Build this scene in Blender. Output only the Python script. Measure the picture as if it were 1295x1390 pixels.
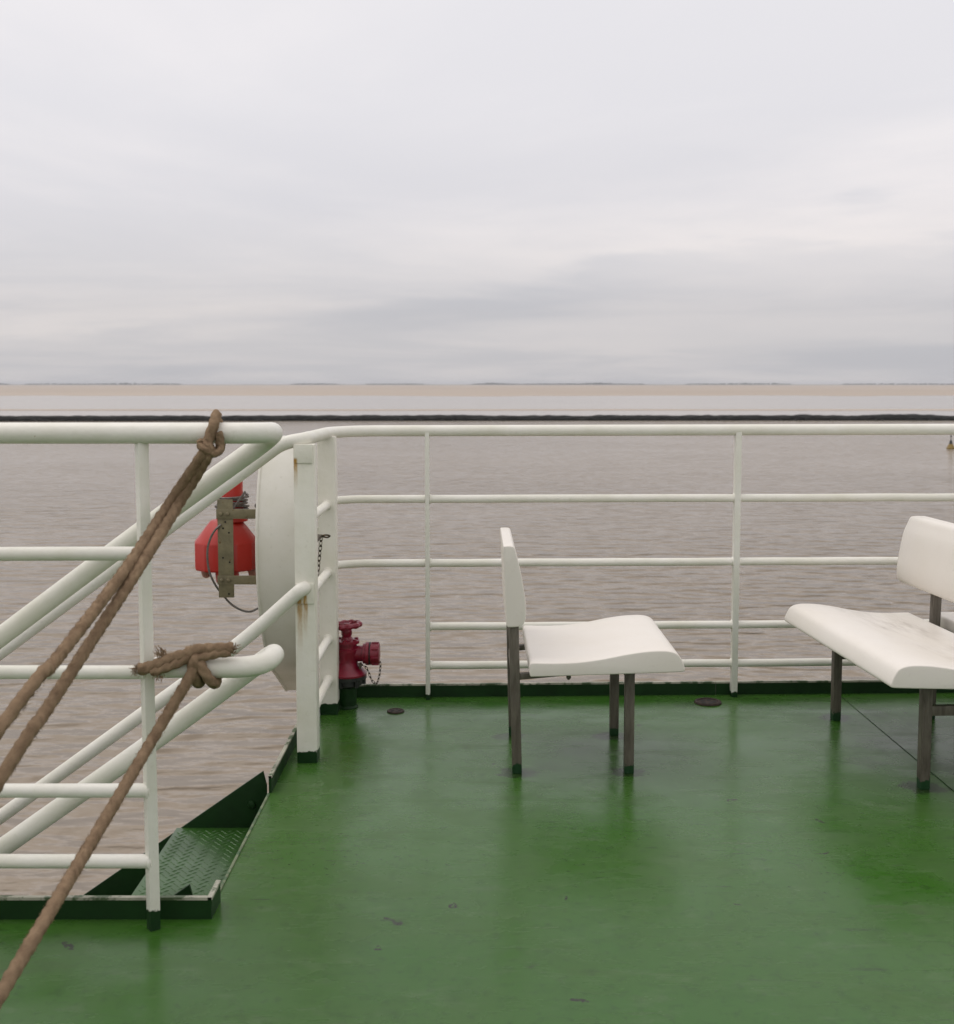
import bpy, bmesh, math, random
from mathutils import Vector, Matrix, noise as mnoise

random.seed(7)
scene = bpy.context.scene
for o in list(bpy.data.objects):
    bpy.data.objects.remove(o)
C = scene.collection

# ------------------------------------------------------------------ camera
F = 1600.0                       # focal length in photo pixels (photo 1295 x 1390)
CX, CY = 647.5, 650.0            # principal point of the photograph
HZ = 520.5                       # horizon row
CAM_H = 1.30                     # above the deck
PITCH = math.atan((CY - HZ) / F)
WATER = -6.7                     # water level below the deck
cam_d = bpy.data.cameras.new('camera')
cam = bpy.data.objects.new('camera', cam_d)
C.objects.link(cam)
cam.location = (0, 0, CAM_H)
cam.rotation_euler = (math.pi / 2 - PITCH, 0, 0)
cam_d.sensor_fit = 'HORIZONTAL'
cam_d.sensor_width = 36.0
cam_d.lens = 36.0 * F / 1295.0
cam_d.shift_y = -(695.0 - CY) / 1295.0
cam_d.clip_start = 0.05
cam_d.clip_end = 40000
cam_d.dof.use_dof = True
cam_d.dof.focus_distance = 4.1
cam_d.dof.aperture_fstop = 7.0
scene.camera = cam

# ------------------------------------------------------------------ world: overcast sky
SUN_AZ, SUN_EL = math.radians(-70), math.radians(62)    # azimuth from +Y, negative = left
world = bpy.data.worlds.new('World')
scene.world = world
world.use_nodes = True
wn, wl = world.node_tree.nodes, world.node_tree.links
wn.clear()
def W(t, **k):
    n = wn.new(t)
    for a, b in k.items():
        setattr(n, a, b)
    return n
out = W('ShaderNodeOutputWorld'); bg = W('ShaderNodeBackground')
tc = W('ShaderNodeTexCoord'); sep = W('ShaderNodeSeparateXYZ')
wl.new(tc.outputs['Generated'], sep.inputs[0])
def wm(op, a, b=None, c=None):
    n = W('ShaderNodeMath', operation=op)
    for i, v in enumerate((a, b, c)):
        if v is None: continue
        if isinstance(v, (int, float)): n.inputs[i].default_value = v
        else: wl.new(v, n.inputs[i])
    return n.outputs[0]
zc = wm('MAXIMUM', sep.outputs[2], 0.0)
ramp = W('ShaderNodeValToRGB')
wl.new(zc, ramp.inputs[0])
stops = [(0.0, (.555, .552, .560)), (.06, (.585, .580, .590)), (.10, (.66, .655, .665)), (.15, (.75, .742, .752)),
         (.22, (.82, .812, .818)), (.33, (.86, .852, .856)), (.6, (.94, .93, .93)), (1.0, (1.0, .985, .98))]
els = ramp.color_ramp.elements
while len(els) < len(stops): els.new(0.5)
for e, (p, c) in zip(els, stops):
    e.position = p; e.color = (*c, 1)
den = wm('ADD', zc, .07)
ux = wm('DIVIDE', sep.outputs[0], den); uy = wm('DIVIDE', sep.outputs[1], den)
comb = W('ShaderNodeCombineXYZ'); wl.new(ux, comb.inputs[0]); wl.new(uy, comb.inputs[1])
def cloud(scale, detail, rough, off, lo, hi, a, b, dist=0.0):
    mp = W('ShaderNodeMapping'); mp.inputs['Location'].default_value = off
    wl.new(comb.outputs[0], mp.inputs[0])
    n = W('ShaderNodeTexNoise'); n.inputs['Scale'].default_value = scale
    n.inputs['Detail'].default_value = detail; n.inputs['Roughness'].default_value = rough
    n.inputs['Distortion'].default_value = dist
    wl.new(mp.outputs[0], n.inputs['Vector'])
    r = W('ShaderNodeMapRange', interpolation_type='SMOOTHSTEP')
    r.inputs[1].default_value = lo; r.inputs[2].default_value = hi
    r.inputs[3].default_value = a; r.inputs[4].default_value = b
    wl.new(n.outputs['Fac'], r.inputs[0])
    return r.outputs[0]
c1 = cloud(.30, 7, .55, (3.1, 1.7, 0), .36, .64, .915, 1.045, .5)
c2 = cloud(.16, 5, .5, (9.0, 4.2, 0), .42, .58, .965, 1.025, .2)
# a lower bank of grey stratus whose ragged, paler upper edge climbs to one side
mpb = W('ShaderNodeMapping'); mpb.inputs['Scale'].default_value = (2.6, 2.6, 15.0)
mpb.inputs['Location'].default_value = (1.3, .4, 2.0)
wl.new(tc.outputs['Generated'], mpb.inputs[0])
nb = W('ShaderNodeTexNoise'); nb.inputs['Scale'].default_value = 1.6; nb.inputs['Detail'].default_value = 7
nb.inputs['Roughness'].default_value = .56; nb.inputs['Distortion'].default_value = .25
wl.new(mpb.outputs[0], nb.inputs['Vector'])
edge = wm('ADD', wm('MULTIPLY', sep.outputs[0], .13), wm('MULTIPLY', wm('SUBTRACT', nb.outputs['Fac'], .5), .17))
tt = wm('SUBTRACT', wm('SUBTRACT', zc, .092), edge)
def smooth(v, lo, hi, a, b):
    r = W('ShaderNodeMapRange', interpolation_type='SMOOTHSTEP')
    for i, q in enumerate((lo, hi, a, b)): r.inputs[i + 1].default_value = q
    wl.new(v, r.inputs[0]); return r.outputs[0]
bank = smooth(tt, -.026, .012, .925, 1.035)
rim = smooth(tt, .012, .09, 1.02, .965)
c3 = wm('MULTIPLY', bank, rim)
cm = wm('MULTIPLY', wm('MULTIPLY', c1, c2), c3)
mul = W('ShaderNodeMix', data_type='RGBA', blend_type='MULTIPLY')
mul.inputs[0].default_value = 1.0
wl.new(ramp.outputs[0], mul.inputs[6])
cc = W('ShaderNodeCombineXYZ')
cmr = wm('MULTIPLY', wm('POWER', cm, 1.20), 1.028); cmb = wm('MULTIPLY', wm('POWER', cm, .74), .988)
wl.new(cmr, cc.inputs[0]); wl.new(wm('MULTIPLY', cm, .992), cc.inputs[1]); wl.new(cmb, cc.inputs[2])
wl.new(cc.outputs[0], mul.inputs[7])
sky = W('ShaderNodeTexSky', sky_type='NISHITA')
sky.sun_disc = False
sky.sun_elevation = SUN_EL
sky.sun_rotation = SUN_AZ
sks = W('ShaderNodeMix', data_type='RGBA', blend_type='MULTIPLY')
sks.inputs[0].default_value = 1.0
sks.inputs[7].default_value = (.08, .08, .08, 1)
wl.new(sky.outputs[0], sks.inputs[6])
mixw = W('ShaderNodeMix', data_type='RGBA')
mixw.inputs[0].default_value = .94
wl.new(sks.outputs[2], mixw.inputs[6]); wl.new(mul.outputs[2], mixw.inputs[7])
wl.new(mixw.outputs[2], bg.inputs[0]); bg.inputs[1].default_value = 1.12
wl.new(bg.outputs[0], out.inputs[0])

# ------------------------------------------------------------------ sun behind the clouds
sun_d = bpy.data.lights.new('sun', 'SUN')
sun_d.energy = 0.85; sun_d.angle = math.radians(45); sun_d.color = (1.0, .96, .90)
sun = bpy.data.objects.new('sun', sun_d); C.objects.link(sun)
sdir = Vector((math.sin(SUN_AZ) * math.cos(SUN_EL), math.cos(SUN_AZ) * math.cos(SUN_EL), math.sin(SUN_EL)))
sun.rotation_euler = sdir.to_track_quat('Z', 'Y').to_euler()
sun.location = sdir * 30

scene.view_settings.view_transform = 'Standard'
scene.view_settings.look = 'None'
scene.view_settings.exposure = 0.0
scene.view_settings.gamma = 1.0
scene.view_settings.use_curve_mapping = False

# ------------------------------------------------------------------ pixel -> direction
def ray(px, py):
    u, v = (px - CX) / F, (CY - py) / F
    c, s = math.cos(PITCH), math.sin(PITCH)
    return Vector((u, c + v * s, -s + v * c))
O = Vector((0, 0, CAM_H))
def G(px, py, z=0.0):            # the point on a level plane
    d = ray(px, py); return O + d * ((z - CAM_H) / d.z)
def P(px, py, Y):                # the point on an upright plane at depth Y
    d = ray(px, py); return O + d * (Y / d.y)

# ------------------------------------------------------------------ materials
def new_mat(name):
    m = bpy.data.materials.new(name); m.use_nodes = True
    nt = m.node_tree; b = nt.nodes['Principled BSDF']
    return m, nt, b
class NT:
    def __init__(s, nt): s.nt = nt; s.n = nt.nodes; s.l = nt.links; s.tc = None
    def coord(s, kind='Object'):
        if s.tc is None: s.tc = s.n.new('ShaderNodeTexCoord')
        return s.tc.outputs[kind]
    def pos(s):
        return s.n.new('ShaderNodeNewGeometry').outputs['Position']
    def mapping(s, vec, scale=(1, 1, 1), loc=(0, 0, 0), rot=(0, 0, 0)):
        m = s.n.new('ShaderNodeMapping'); s.l.new(vec, m.inputs[0])
        m.inputs['Scale'].default_value = scale; m.inputs['Location'].default_value = loc
        m.inputs['Rotation'].default_value = rot
        return m.outputs[0]
    def noise(s, vec, scale, detail=4, rough=.5, dist=0):
        n = s.n.new('ShaderNodeTexNoise'); s.l.new(vec, n.inputs['Vector'])
        n.inputs['Scale'].default_value = scale; n.inputs['Detail'].default_value = detail
        n.inputs['Roughness'].default_value = rough; n.inputs['Distortion'].default_value = dist
        return n.outputs['Fac']
    def rng(s, v, lo, hi, a=0.0, b=1.0, smooth=False):
        r = s.n.new('ShaderNodeMapRange')
        if smooth: r.interpolation_type = 'SMOOTHSTEP'
        s.l.new(v, r.inputs[0])
        for i, x in enumerate((lo, hi, a, b)): r.inputs[i + 1].default_value = x
        return r.outputs[0]
    def math(s, op, a, b=0.0):
        n = s.n.new('ShaderNodeMath'); n.operation = op
        for i, v in enumerate((a, b)):
            if isinstance(v, (int, float)): n.inputs[i].default_value = v
            else: s.l.new(v, n.inputs[i])
        return n.outputs[0]
    def mix(s, fac, a, b):
        n = s.n.new('ShaderNodeMix'); n.data_type = 'RGBA'
        for i, v in ((0, fac), (6, a), (7, b)):
            if isinstance(v, (int, float)): n.inputs[i].default_value = v
            elif isinstance(v, tuple): n.inputs[i].default_value = (*v, 1)
            else: s.l.new(v, n.inputs[i])
        return n.outputs[2]
    def sep(s, vec):
        n = s.n.new('ShaderNodeSeparateXYZ'); s.l.new(vec, n.inputs[0]); return n.outputs
    def bump(s, h, strength, dist, normal=None):
        b = s.n.new('ShaderNodeBump'); s.l.new(h, b.inputs['Height'])
        b.inputs['Strength'].default_value = strength; b.inputs['Distance'].default_value = dist
        if normal is not None: s.l.new(normal, b.inputs['Normal'])
        return b.outputs[0]
def setin(nt, b, name, v):
    if isinstance(v, (int, float)): b.inputs[name].default_value = v
    elif isinstance(v, tuple): b.inputs[name].default_value = (*v, 1)
    else: nt.links.new(v, b.inputs[name])

RUST = (.30, .12, .025)
DKGREEN = (.007, .032, .008)

def mat_white(name, col=(.80, .78, .71), rust_amt=.62, base_green=None, streaks=(), lump=.38):
    """old brushed-on white marine paint: lumps, faint grime, specks of rust; base_green = world z below which the foot is green"""
    m, nt, b = new_mat(name); t = NT(nt); p = t.pos()
    g = t.noise(p, 5, 5, .6)
    colr = t.mix(t.rng(g, .35, .75), col, (col[0] * .86, col[1] * .86, col[2] * .80))
    g2 = t.noise(p, 55, 3, .6)
    colr = t.mix(t.rng(g2, .62, .80, 0, .35), colr, (col[0] * .62, col[1] * .62, col[2] * .52))
    sp = t.math('MULTIPLY', t.rng(t.noise(p, 70, 3, .6), rust_amt + .10, rust_amt + .14, 0, .7), t.rng(t.noise(p, 4.0, 2), .52, .6))
    colr = t.mix(sp, colr, RUST)
    for (x, z0, z1, w) in streaks:          # rust run-down: starts at z0, fades at z1
        s = t.sep(p)
        wob = t.math('ADD', s[0], t.rng(t.noise(t.mapping(p, (1, 1, .35)), 40, 3), 0, 1, -.006, .006))
        fx = t.rng(t.math('ABSOLUTE', t.math('SUBTRACT', wob, x)), w * .3, w, 1, 0, True)
        fz = t.math('MULTIPLY', t.rng(s[2], z1, z0, 0, 1, True), t.rng(s[2], z0, z0 + .008, 1, 0))
        fn = t.rng(t.noise(t.mapping(p, (1, 1, .3)), 60, 4, .7), .30, .55, .3, 1)
        f = t.math('MULTIPLY', t.math('MULTIPLY', fx, fz), fn)
        colr = t.mix(f, colr, (.40, .22, .04))
    if base_green is not None:
        s = t.sep(p)
        edge = t.math('ADD', s[2], t.rng(t.noise(p, 60, 3), 0, 1, -.012, .012))
        colr = t.mix(t.rng(edge, base_green, base_green + .003), DKGREEN, colr)
    setin(nt, b, 'Base Color', colr)
    setin(nt, b, 'Roughness', t.rng(g, .3, .7, .32, .5))
    b.inputs['Specular IOR Level'].default_value = .4
    h = t.noise(p, 38, 3, .55)
    setin(nt, b, 'Normal', t.bump(h, lump, .004))
    return m

def mat_plain(name, col, rough=.5, metal=0.0, var=.3, scale=20, bumps=.15, dark=None, darkamt=.6):
    m, nt, b = new_mat(name); t = NT(nt); p = t.coord('Object')
    g = t.noise(p, scale, 4, .6)
    c2 = tuple(x * (1 - var) for x in col)
    colr = t.mix(t.rng(g, .35, .7), col, c2)
    if dark is not None:
        colr = t.mix(t.rng(t.noise(p, scale * 2.3, 4, .65), darkamt, darkamt + .08), colr, dark)
    setin(nt, b, 'Base Color', colr)
    setin(nt, b, 'Roughness', t.rng(g, .3, .7, max(.05, rough - .08), rough + .08))
    b.inputs['Metallic'].default_value = metal
    if bumps: setin(nt, b, 'Normal', t.bump(t.noise(p, scale * 3, 3), bumps, .003))
    return m

M = {}
def build_deck_mat():
    m, nt, b = new_mat('deck_paint'); t = NT(nt); p = t.pos()
    big = t.noise(p, .9, 4, .55, .4)
    med = t.noise(p, 4.5, 5, .6, .3)
    fine = t.noise(p, 34, 4, .65)
    col = t.mix(t.rng(big, .35, .68), (.030, .104, .010), (.040, .108, .016))
    col = t.mix(t.rng(med, .42, .75, 0, .6), col, (.046, .100, .022))
    col = t.mix(t.rng(fine, .54, .70, 0, .6), col, (.020, .060, .009))
    mot = t.noise(p, 13, 5, .7, .3)
    col = t.mix(t.rng(mot, .50, .70, 0, .45), col, (.022, .072, .009))
    # trodden grey dirt, scuffs and dark chipped spots
    str_ = t.noise(t.mapping(p, (1.2, 5.5, 1), rot=(0, 0, .25)), 2.2, 5, .65, .6)
    col = t.mix(t.rng(str_, .60, .74, 0, .45), col, (.058, .075, .036))
    scr = t.noise(t.mapping(p, (3, 26, 1), rot=(0, 0, -.15)), 3.0, 4, .7, .8)
    col = t.mix(t.math('MULTIPLY', t.rng(scr, .60, .68, 0, .8), t.rng(t.noise(p, 1.7, 3), .42, .6)), col, (.022, .045, .014))
    pale = t.noise(t.mapping(p, (1, 2.2, 1), (4, 2, 0)), 7, 6, .72, .4)
    col = t.mix(t.rng(pale, .55, .68, 0, .5), col, (.072, .128, .048))
    spot = t.math('MULTIPLY', t.rng(t.noise(p, 11, 2, .4, .5), .735, .75), t.rng(t.noise(p, 90, 2), .4, .5))
    col = t.mix(spot, col, (.020, .022, .014))
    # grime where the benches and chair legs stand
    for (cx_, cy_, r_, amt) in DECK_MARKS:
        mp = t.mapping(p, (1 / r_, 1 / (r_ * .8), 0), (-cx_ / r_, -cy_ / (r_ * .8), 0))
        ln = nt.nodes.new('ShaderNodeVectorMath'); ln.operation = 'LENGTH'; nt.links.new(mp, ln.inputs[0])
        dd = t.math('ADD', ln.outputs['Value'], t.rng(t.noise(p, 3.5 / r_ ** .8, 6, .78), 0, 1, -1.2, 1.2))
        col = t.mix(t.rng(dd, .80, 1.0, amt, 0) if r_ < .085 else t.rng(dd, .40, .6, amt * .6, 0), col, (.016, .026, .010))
    setin(nt, b, 'Base Color', col)
    r = t.rng(big, .3, .7, .17, .29)
    r = t.math('ADD', r, t.rng(med, .3, .7, -.06, .10))
    r = t.math('ADD', r, t.rng(str_, .5, .75, 0, .12))
    setin(nt, b, 'Roughness', r)
    b.inputs['Specular IOR Level'].default_value = .31
    n1 = t.bump(t.noise(p, 2.2, 3, .5), .16, .02)
    n2 = t.bump(fine, .12, .003, n1)
    setin(nt, b, 'Normal', n2)
    return m
def gp(px, py): q = G(px, py); return q.x, q.y
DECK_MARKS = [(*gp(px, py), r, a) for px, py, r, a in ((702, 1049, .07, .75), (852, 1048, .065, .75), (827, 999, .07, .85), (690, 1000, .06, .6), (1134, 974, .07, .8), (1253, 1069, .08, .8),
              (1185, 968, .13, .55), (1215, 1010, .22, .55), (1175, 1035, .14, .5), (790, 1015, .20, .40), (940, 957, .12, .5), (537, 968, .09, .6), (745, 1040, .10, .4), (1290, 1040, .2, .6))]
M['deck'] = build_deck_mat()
M['green'] = mat_plain('dark_green_paint', (.008, .036, .007), .5, 0, .35, 9, .2, (.03, .035, .018), .70)
M['green'].node_tree.nodes['Principled BSDF'].inputs['Specular IOR Level'].default_value = .22
M['green_edge'] = mat_plain('worn_edge_paint', (.44, .43, .34), .5, 0, .5, 9, .3, (.06, .09, .04), .50)
M['green_tread'] = mat_plain('tread_green_paint', (.030, .095, .014), .34, 0, .3, 7, .15, (.03, .06, .03), .68)
M['white'] = mat_white('white_paint')
M['seat'] = None

def build_seat_mat(name, worn):
    m, nt, b = new_mat(name); t = NT(nt); p = t.coord('Object')
    g = t.noise(p, 3.5, 4, .5)
    col = t.mix(t.rng(g, .35, .75), (.765, .722, .66), (.725, .678, .605))
    f = t.noise(p, 75, 4, .7)
    col = t.mix(t.rng(f, .58, .74, 0, .22), col, (.50, .45, .38))
    if worn:                        # rubbed-in grime along the hollow of the seat
        x = t.sep(p)[0]
        band = t.math('MULTIPLY', t.rng(x, .03, .12, 0, 1, True), t.rng(x, .24, .38, 1, 0, True))
        st = t.noise(t.mapping(p, (26, 5, 1)), 1.0, 6, .7)
        st2 = t.noise(t.mapping(p, (3, 2.2, 1), (1.7, .6, 0)), 1.0, 3, .5)
        fac = t.math('MULTIPLY', t.math('MULTIPLY', band, t.rng(st, .42, .70, 0, .75)), t.rng(st2, .42, .62))
        col = t.mix(fac, col, (.36, .31, .25))
    setin(nt, b, 'Base Color', col)
    setin(nt, b, 'Roughness', t.rng(g, .3, .7, .36, .5))
    b.inputs['Specular IOR Level'].default_value = .38
    setin(nt, b, 'Normal', t.bump(t.noise(p, 14, 3), .08, .005))
    return m
M['seat'] = build_seat_mat('seat_fibreglass', False)
M['seat_worn'] = build_seat_mat('worn_seat_fibreglass', True)

def build_leg_mat():
    m, nt, b = new_mat('leg_steel'); t = NT(nt); p = t.coord('Object')
    g = t.noise(t.mapping(p, (60, 60, 9)), 1, 5, .7)
    col = t.mix(t.rng(g, .35, .7), (.150, .132, .105), (.066, .056, .042))
    col = t.mix(t.rng(t.noise(p, 70, 4, .7), .62, .74, 0, .7), col, (.13, .075, .035))
    z = t.sep(p)[2]
    e = t.math('ADD', z, t.rng(t.noise(p, 45, 4, .6), 0, 1, -.035, .035))
    col = t.mix(t.rng(e, .030, .034), (.010, .050, .014), col)
    setin(nt, b, 'Base Color', col)
    b.inputs['Metallic'].default_value = .25
    setin(nt, b, 'Roughness', t.rng(g, .3, .7, .42, .62))
    setin(nt, b, 'Normal', t.bump(g, .2, .002))
    return m
M['leg'] = build_leg_mat()
M['red'] = mat_plain('red_plastic', (.44, .017, .008), .38, 0, .12, 12, .05)
M['hydrant'] = mat_plain('hydrant_red_paint', (.22, .007, .026), .34, 0, .35, 25, .3, (.02, .02, .02), .68)
M['hydrant_dark'] = mat_plain('hydrant_black', (.016, .018, .016), .45, 0, .3, 30, .3)
M['olive'] = mat_plain('olive_galvanised', (.235, .205, .12), .5, .3, .35, 25, .2, (.13, .075, .025), .62)
M['wire'] = mat_plain('wire_rope', (.20, .185, .165), .5, .3, .5, 160, .5)
M['lamp'] = mat_plain('lamp_dome', (.42, .20, .15), .3, 0, .3, 30, .1)
M['chain'] = mat_plain('chain_steel', (.10, .085, .06), .5, .5, .5, 80, .3, (.22, .10, .03), .58)
M['hole_shade'] = mat_plain('hole_shade_black', (.006, .006, .006), .8, 0, .3, 30, 0)  # near-black colour painted for the shade inside holes
M['rust'] = mat_plain('rusty_steel', (.045, .026, .016), .8, 0, .6, 60, .6, (.02, .015, .012), .5)
M['frp'] = mat_white('white_case', (.72, .70, .63), .66, lump=.08)
M['buoy_y'] = mat_plain('buoy_yellow', (.26, .17, .03), .5, 0, .35, 3, 0)
M['buoy_d'] = mat_plain('buoy_dark', (.035, .035, .035), .6, 0, .35, 3, 0)
M['scrub'] = mat_plain('far_trees', (.045, .058, .05), .9, 0, .3, .02, 0)
M['hull'] = mat_plain('hull_white', (.70, .70, .66), .4, 0, .1, 1, .1)

def build_rope_mat():
    m, nt, b = new_mat('brown_rope'); t = NT(nt); p = t.pos()
    g = t.noise(p, 40, 4, .65)
    col = t.mix(t.rng(g, .35, .7), (.37, .258, .162), (.225, .150, .092))
    f = t.noise(p, 260, 5, .8)
    col = t.mix(t.rng(f, .5, .75, 0, .6), col, (.40, .295, .19))
    setin(nt, b, 'Base Color', col)
    b.inputs['Roughness'].default_value = .95
    b.inputs['Specular IOR Level'].default_value = .15
    setin(nt, b, 'Normal', t.bump(f, .9, .006))
    return m
M['rope'] = build_rope_mat()

def build_water(name, col, ripple, rough, sc=1.0):
    m, nt, b = new_mat(name); t = NT(nt); p = t.pos()
    big = t.noise(t.mapping(p, (.012, .03, 1)), 1, 3, .5)
    c = t.mix(t.rng(big, .3, .7), col, tuple(x * .88 for x in col))
    setin(nt, b, 'Base Color', c)
    b.inputs['IOR'].default_value = 1.33
    b.inputs['Roughness'].default_value = rough
    w1 = t.noise(t.mapping(p, (.62 * sc, 1.35 * sc, 1), rot=(0, 0, .10)), 1, 1.4, .5, 0)
    w2 = t.noise(t.mapping(p, (1.5 * sc, 3.0 * sc, 1), rot=(0, 0, -.12)), 1, 2.5, .5, 0)
    w3 = t.noise(t.mapping(p, (.16, .24, 1)), 1, 2, .5)
    gust = t.rng(t.noise(t.mapping(p, (.03, .05, 1)), 1, 3, .6), .3, .7, .55, 1.25)
    n1 = t.bump(t.math('MULTIPLY', t.math('POWER', w1, 1.5), gust), ripple, .75)
    n2 = t.bump(t.math('MULTIPLY', w2, gust), ripple * .8, .17, n1)
    n3 = t.bump(w3, ripple * .3, .5, n2)
    setin(nt, b, 'Normal', n3)
    return m
M['water'] = build_water('silty_water', (.258, .210, .155), 1.0, .16)
M['calm'] = build_water('calm_water', (.33, .265, .205), .10, .10, .5)

def build_mud():
    m, nt, b = new_mat('wet_mud'); t = NT(nt); p = t.pos()
    g = t.noise(t.mapping(p, (.0015, .006, 1)), 1, 5, .6)
    c = t.mix(t.rng(g, .35, .65), (.34, .268, .20), (.40, .325, .255))
    setin(nt, b, 'Base Color', c)
    b.inputs['Roughness'].default_value = .6
    return m
M['mud'] = build_mud()
M['stone'] = mat_plain('weedy_stone', (.008, .008, .006), .95, 0, .5, .8, .5)

# ------------------------------------------------------------------ mesh helpers
OFF = {}
def empty(name, loc=(0, 0, 0)):
    o = bpy.data.objects.new(name, None); C.objects.link(o)
    o.location = loc; o.empty_display_size = .1
    OFF[o.name] = Vector(loc)
    return o
def tag(o, label, cat, group=None):
    o['label'] = label; o['category'] = cat
    if group: o['group'] = group
    return o

class MB:
    def __init__(s): s.v = []; s.f = []
    def add(s, vs, fs):
        k = len(s.v); s.v += [Vector(v) for v in vs]; s.f += [tuple(i + k for i in f) for f in fs]; return s
    def box(s, a, b, bev=0.0, mat=None):
        """axis-aligned box with bevelled edges; mat = matrix applied after"""
        bm = bmesh.new(); bmesh.ops.create_cube(bm, size=1)
        a, b = Vector(a), Vector(b); c, d = (a + b) / 2, b - a
        for v in bm.verts: v.co = Vector((v.co.x * d.x, v.co.y * d.y, v.co.z * d.z)) + c
        if bev > 0: bmesh.ops.bevel(bm, geom=bm.edges[:], offset=bev, segments=2, affect='EDGES', profile=.6)
        if mat is not None: bm.transform(mat)
        bm.verts.index_update()
        s.add([v.co.copy() for v in bm.verts], [[v.index for v in f.verts] for f in bm.faces]); bm.free(); return s
    def tube(s, pts, r, n=14, cap=True, lobes=0, twist=0.0, amp=0.0, wob=0.0):
        pts = [Vector(p) for p in pts]
        N = len(pts); rs = r if isinstance(r, (list, tuple)) else [r] * N
        tan = []
        for i in range(N):
            t = pts[min(i + 1, N - 1)] - pts[max(i - 1, 0)]
            tan.append(t.normalized() if t.length > 1e-9 else Vector((0, 0, 1)))
        up = Vector((0, 0, 1)) if abs(tan[0].z) < .9 else Vector((0, 1, 0))
        nrm = (up - tan[0] * up.dot(tan[0])).normalized()
        vs, fs, L = [], [], 0.0
        for i in range(N):
            if i:
                nrm = (nrm - tan[i] * nrm.dot(tan[i])).normalized(); L += (pts[i] - pts[i - 1]).length
            bn = tan[i].cross(nrm)
            for k in range(n):
                a = 2 * math.pi * k / n
                rr = rs[i]
                if lobes: rr *= 1 - amp + amp * abs(math.cos(lobes * .5 * (a + twist * L)))* 1.6
                if wob: rr *= 1 + wob * mnoise.noise(pts[i] * 60 + Vector((k, 0, 0)))
                vs.append(pts[i] + (nrm * math.cos(a) + bn * math.sin(a)) * rr)
        for i in range(N - 1):
            for k in range(n):
                q = (k + 1) % n
                fs.append((i * n + k, i * n + q, (i + 1) * n + q, (i + 1) * n + k))
        if cap:
            fs.append(tuple(range(n - 1, -1, -1))); fs.append(tuple((N - 1) * n + k for k in range(n)))
        return s.add(vs, fs)
    def lathe(s, prof, c=(0, 0, 0), n=28, axis='Z', wave=0.0, waves=0):
        """prof = [(radius, height)], closed at the ends"""
        c = Vector(c); vs, fs = [], []
        for (r, h) in prof:
            for k in range(n):
                a = 2 * math.pi * k / n
                rr = r * (1 + wave * math.cos(waves * a)) if waves else r
                x, y = rr * math.cos(a), rr * math.sin(a)
                v = (x, y, h) if axis == 'Z' else ((h, x, y) if axis == 'X' else (y, h, x))
                vs.append(c + Vector(v))
        for i in range(len(prof) - 1):
            for k in range(n):
                q = (k + 1) % n
                fs.append((i * n + k, i * n + q, (i + 1) * n + q, (i + 1) * n + k))
        fs.append(tuple(range(n - 1, -1, -1))); fs.append(tuple((len(prof) - 1) * n + k for k in range(n)))
        return s.add(vs, fs)
    def torus(s, c, R, r, axis='Z', n=24, m=8, stretch=(1, 1, 1), mat=None):
        vs, fs = [], []
        for i in range(n):
            a = 2 * math.pi * i / n
            for j in range(m):
                b = 2 * math.pi * j / m
                x, y, z = (R + r * math.cos(b)) * math.cos(a), (R + r * math.cos(b)) * math.sin(a), r * math.sin(b)
                x, y, z = x * stretch[0], y * stretch[1], z * stretch[2]
                v = Vector((x, y, z)) if axis == 'Z' else (Vector((z, x, y)) if axis == 'X' else Vector((y, z, x)))
                if mat is not None: v = mat @ v
                vs.append(v + Vector(c))
        for i in range(n):
            for j in range(m):
                fs.append((i * m + j, ((i + 1) % n) * m + j, ((i + 1) % n) * m + (j + 1) % m, i * m + (j + 1) % m))
        return s.add(vs, fs)
    def prism(s, poly, d):
        """planar polygon (3-D points) pushed along d"""
        d = Vector(d); n = len(poly); poly = [Vector(p) for p in poly]
        vs = poly + [p + d for p in poly]
        fs = [tuple(range(n - 1, -1, -1)), tuple(range(n, 2 * n))]
        fs += [(i, (i + 1) % n, n + (i + 1) % n, n + i) for i in range(n)]
        return s.add(vs, fs)
    def build(s, name, mat, parent=None, smooth=True, ang=35, bevel=0.0, kind=None):
        off = OFF.get(parent.name, Vector()) if parent else Vector()
        me = bpy.data.meshes.new(name)
        me.from_pydata([v - off for v in s.v], [], s.f)
        bm = bmesh.new(); bm.from_mesh(me)
        bmesh.ops.recalc_face_normals(bm, faces=bm.faces[:])
        if bevel: bmesh.ops.bevel(bm, geom=[e for e in bm.edges if len(e.link_faces) == 2 and e.calc_face_angle() > .5], offset=bevel, segments=2, affect='EDGES', profile=.6)
        bm.to_mesh(me); bm.free()
        if smooth:
            me.polygons.foreach_set('use_smooth', [True] * len(me.polygons))
            me.set_sharp_from_angle(angle=math.radians(ang))
        me.materials.append(mat)
        o = bpy.data.objects.new(name, me); C.objects.link(o)
        if parent:
            o.parent = parent
        OFF[o.name] = off
        if kind: o['kind'] = kind
        return o

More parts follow.
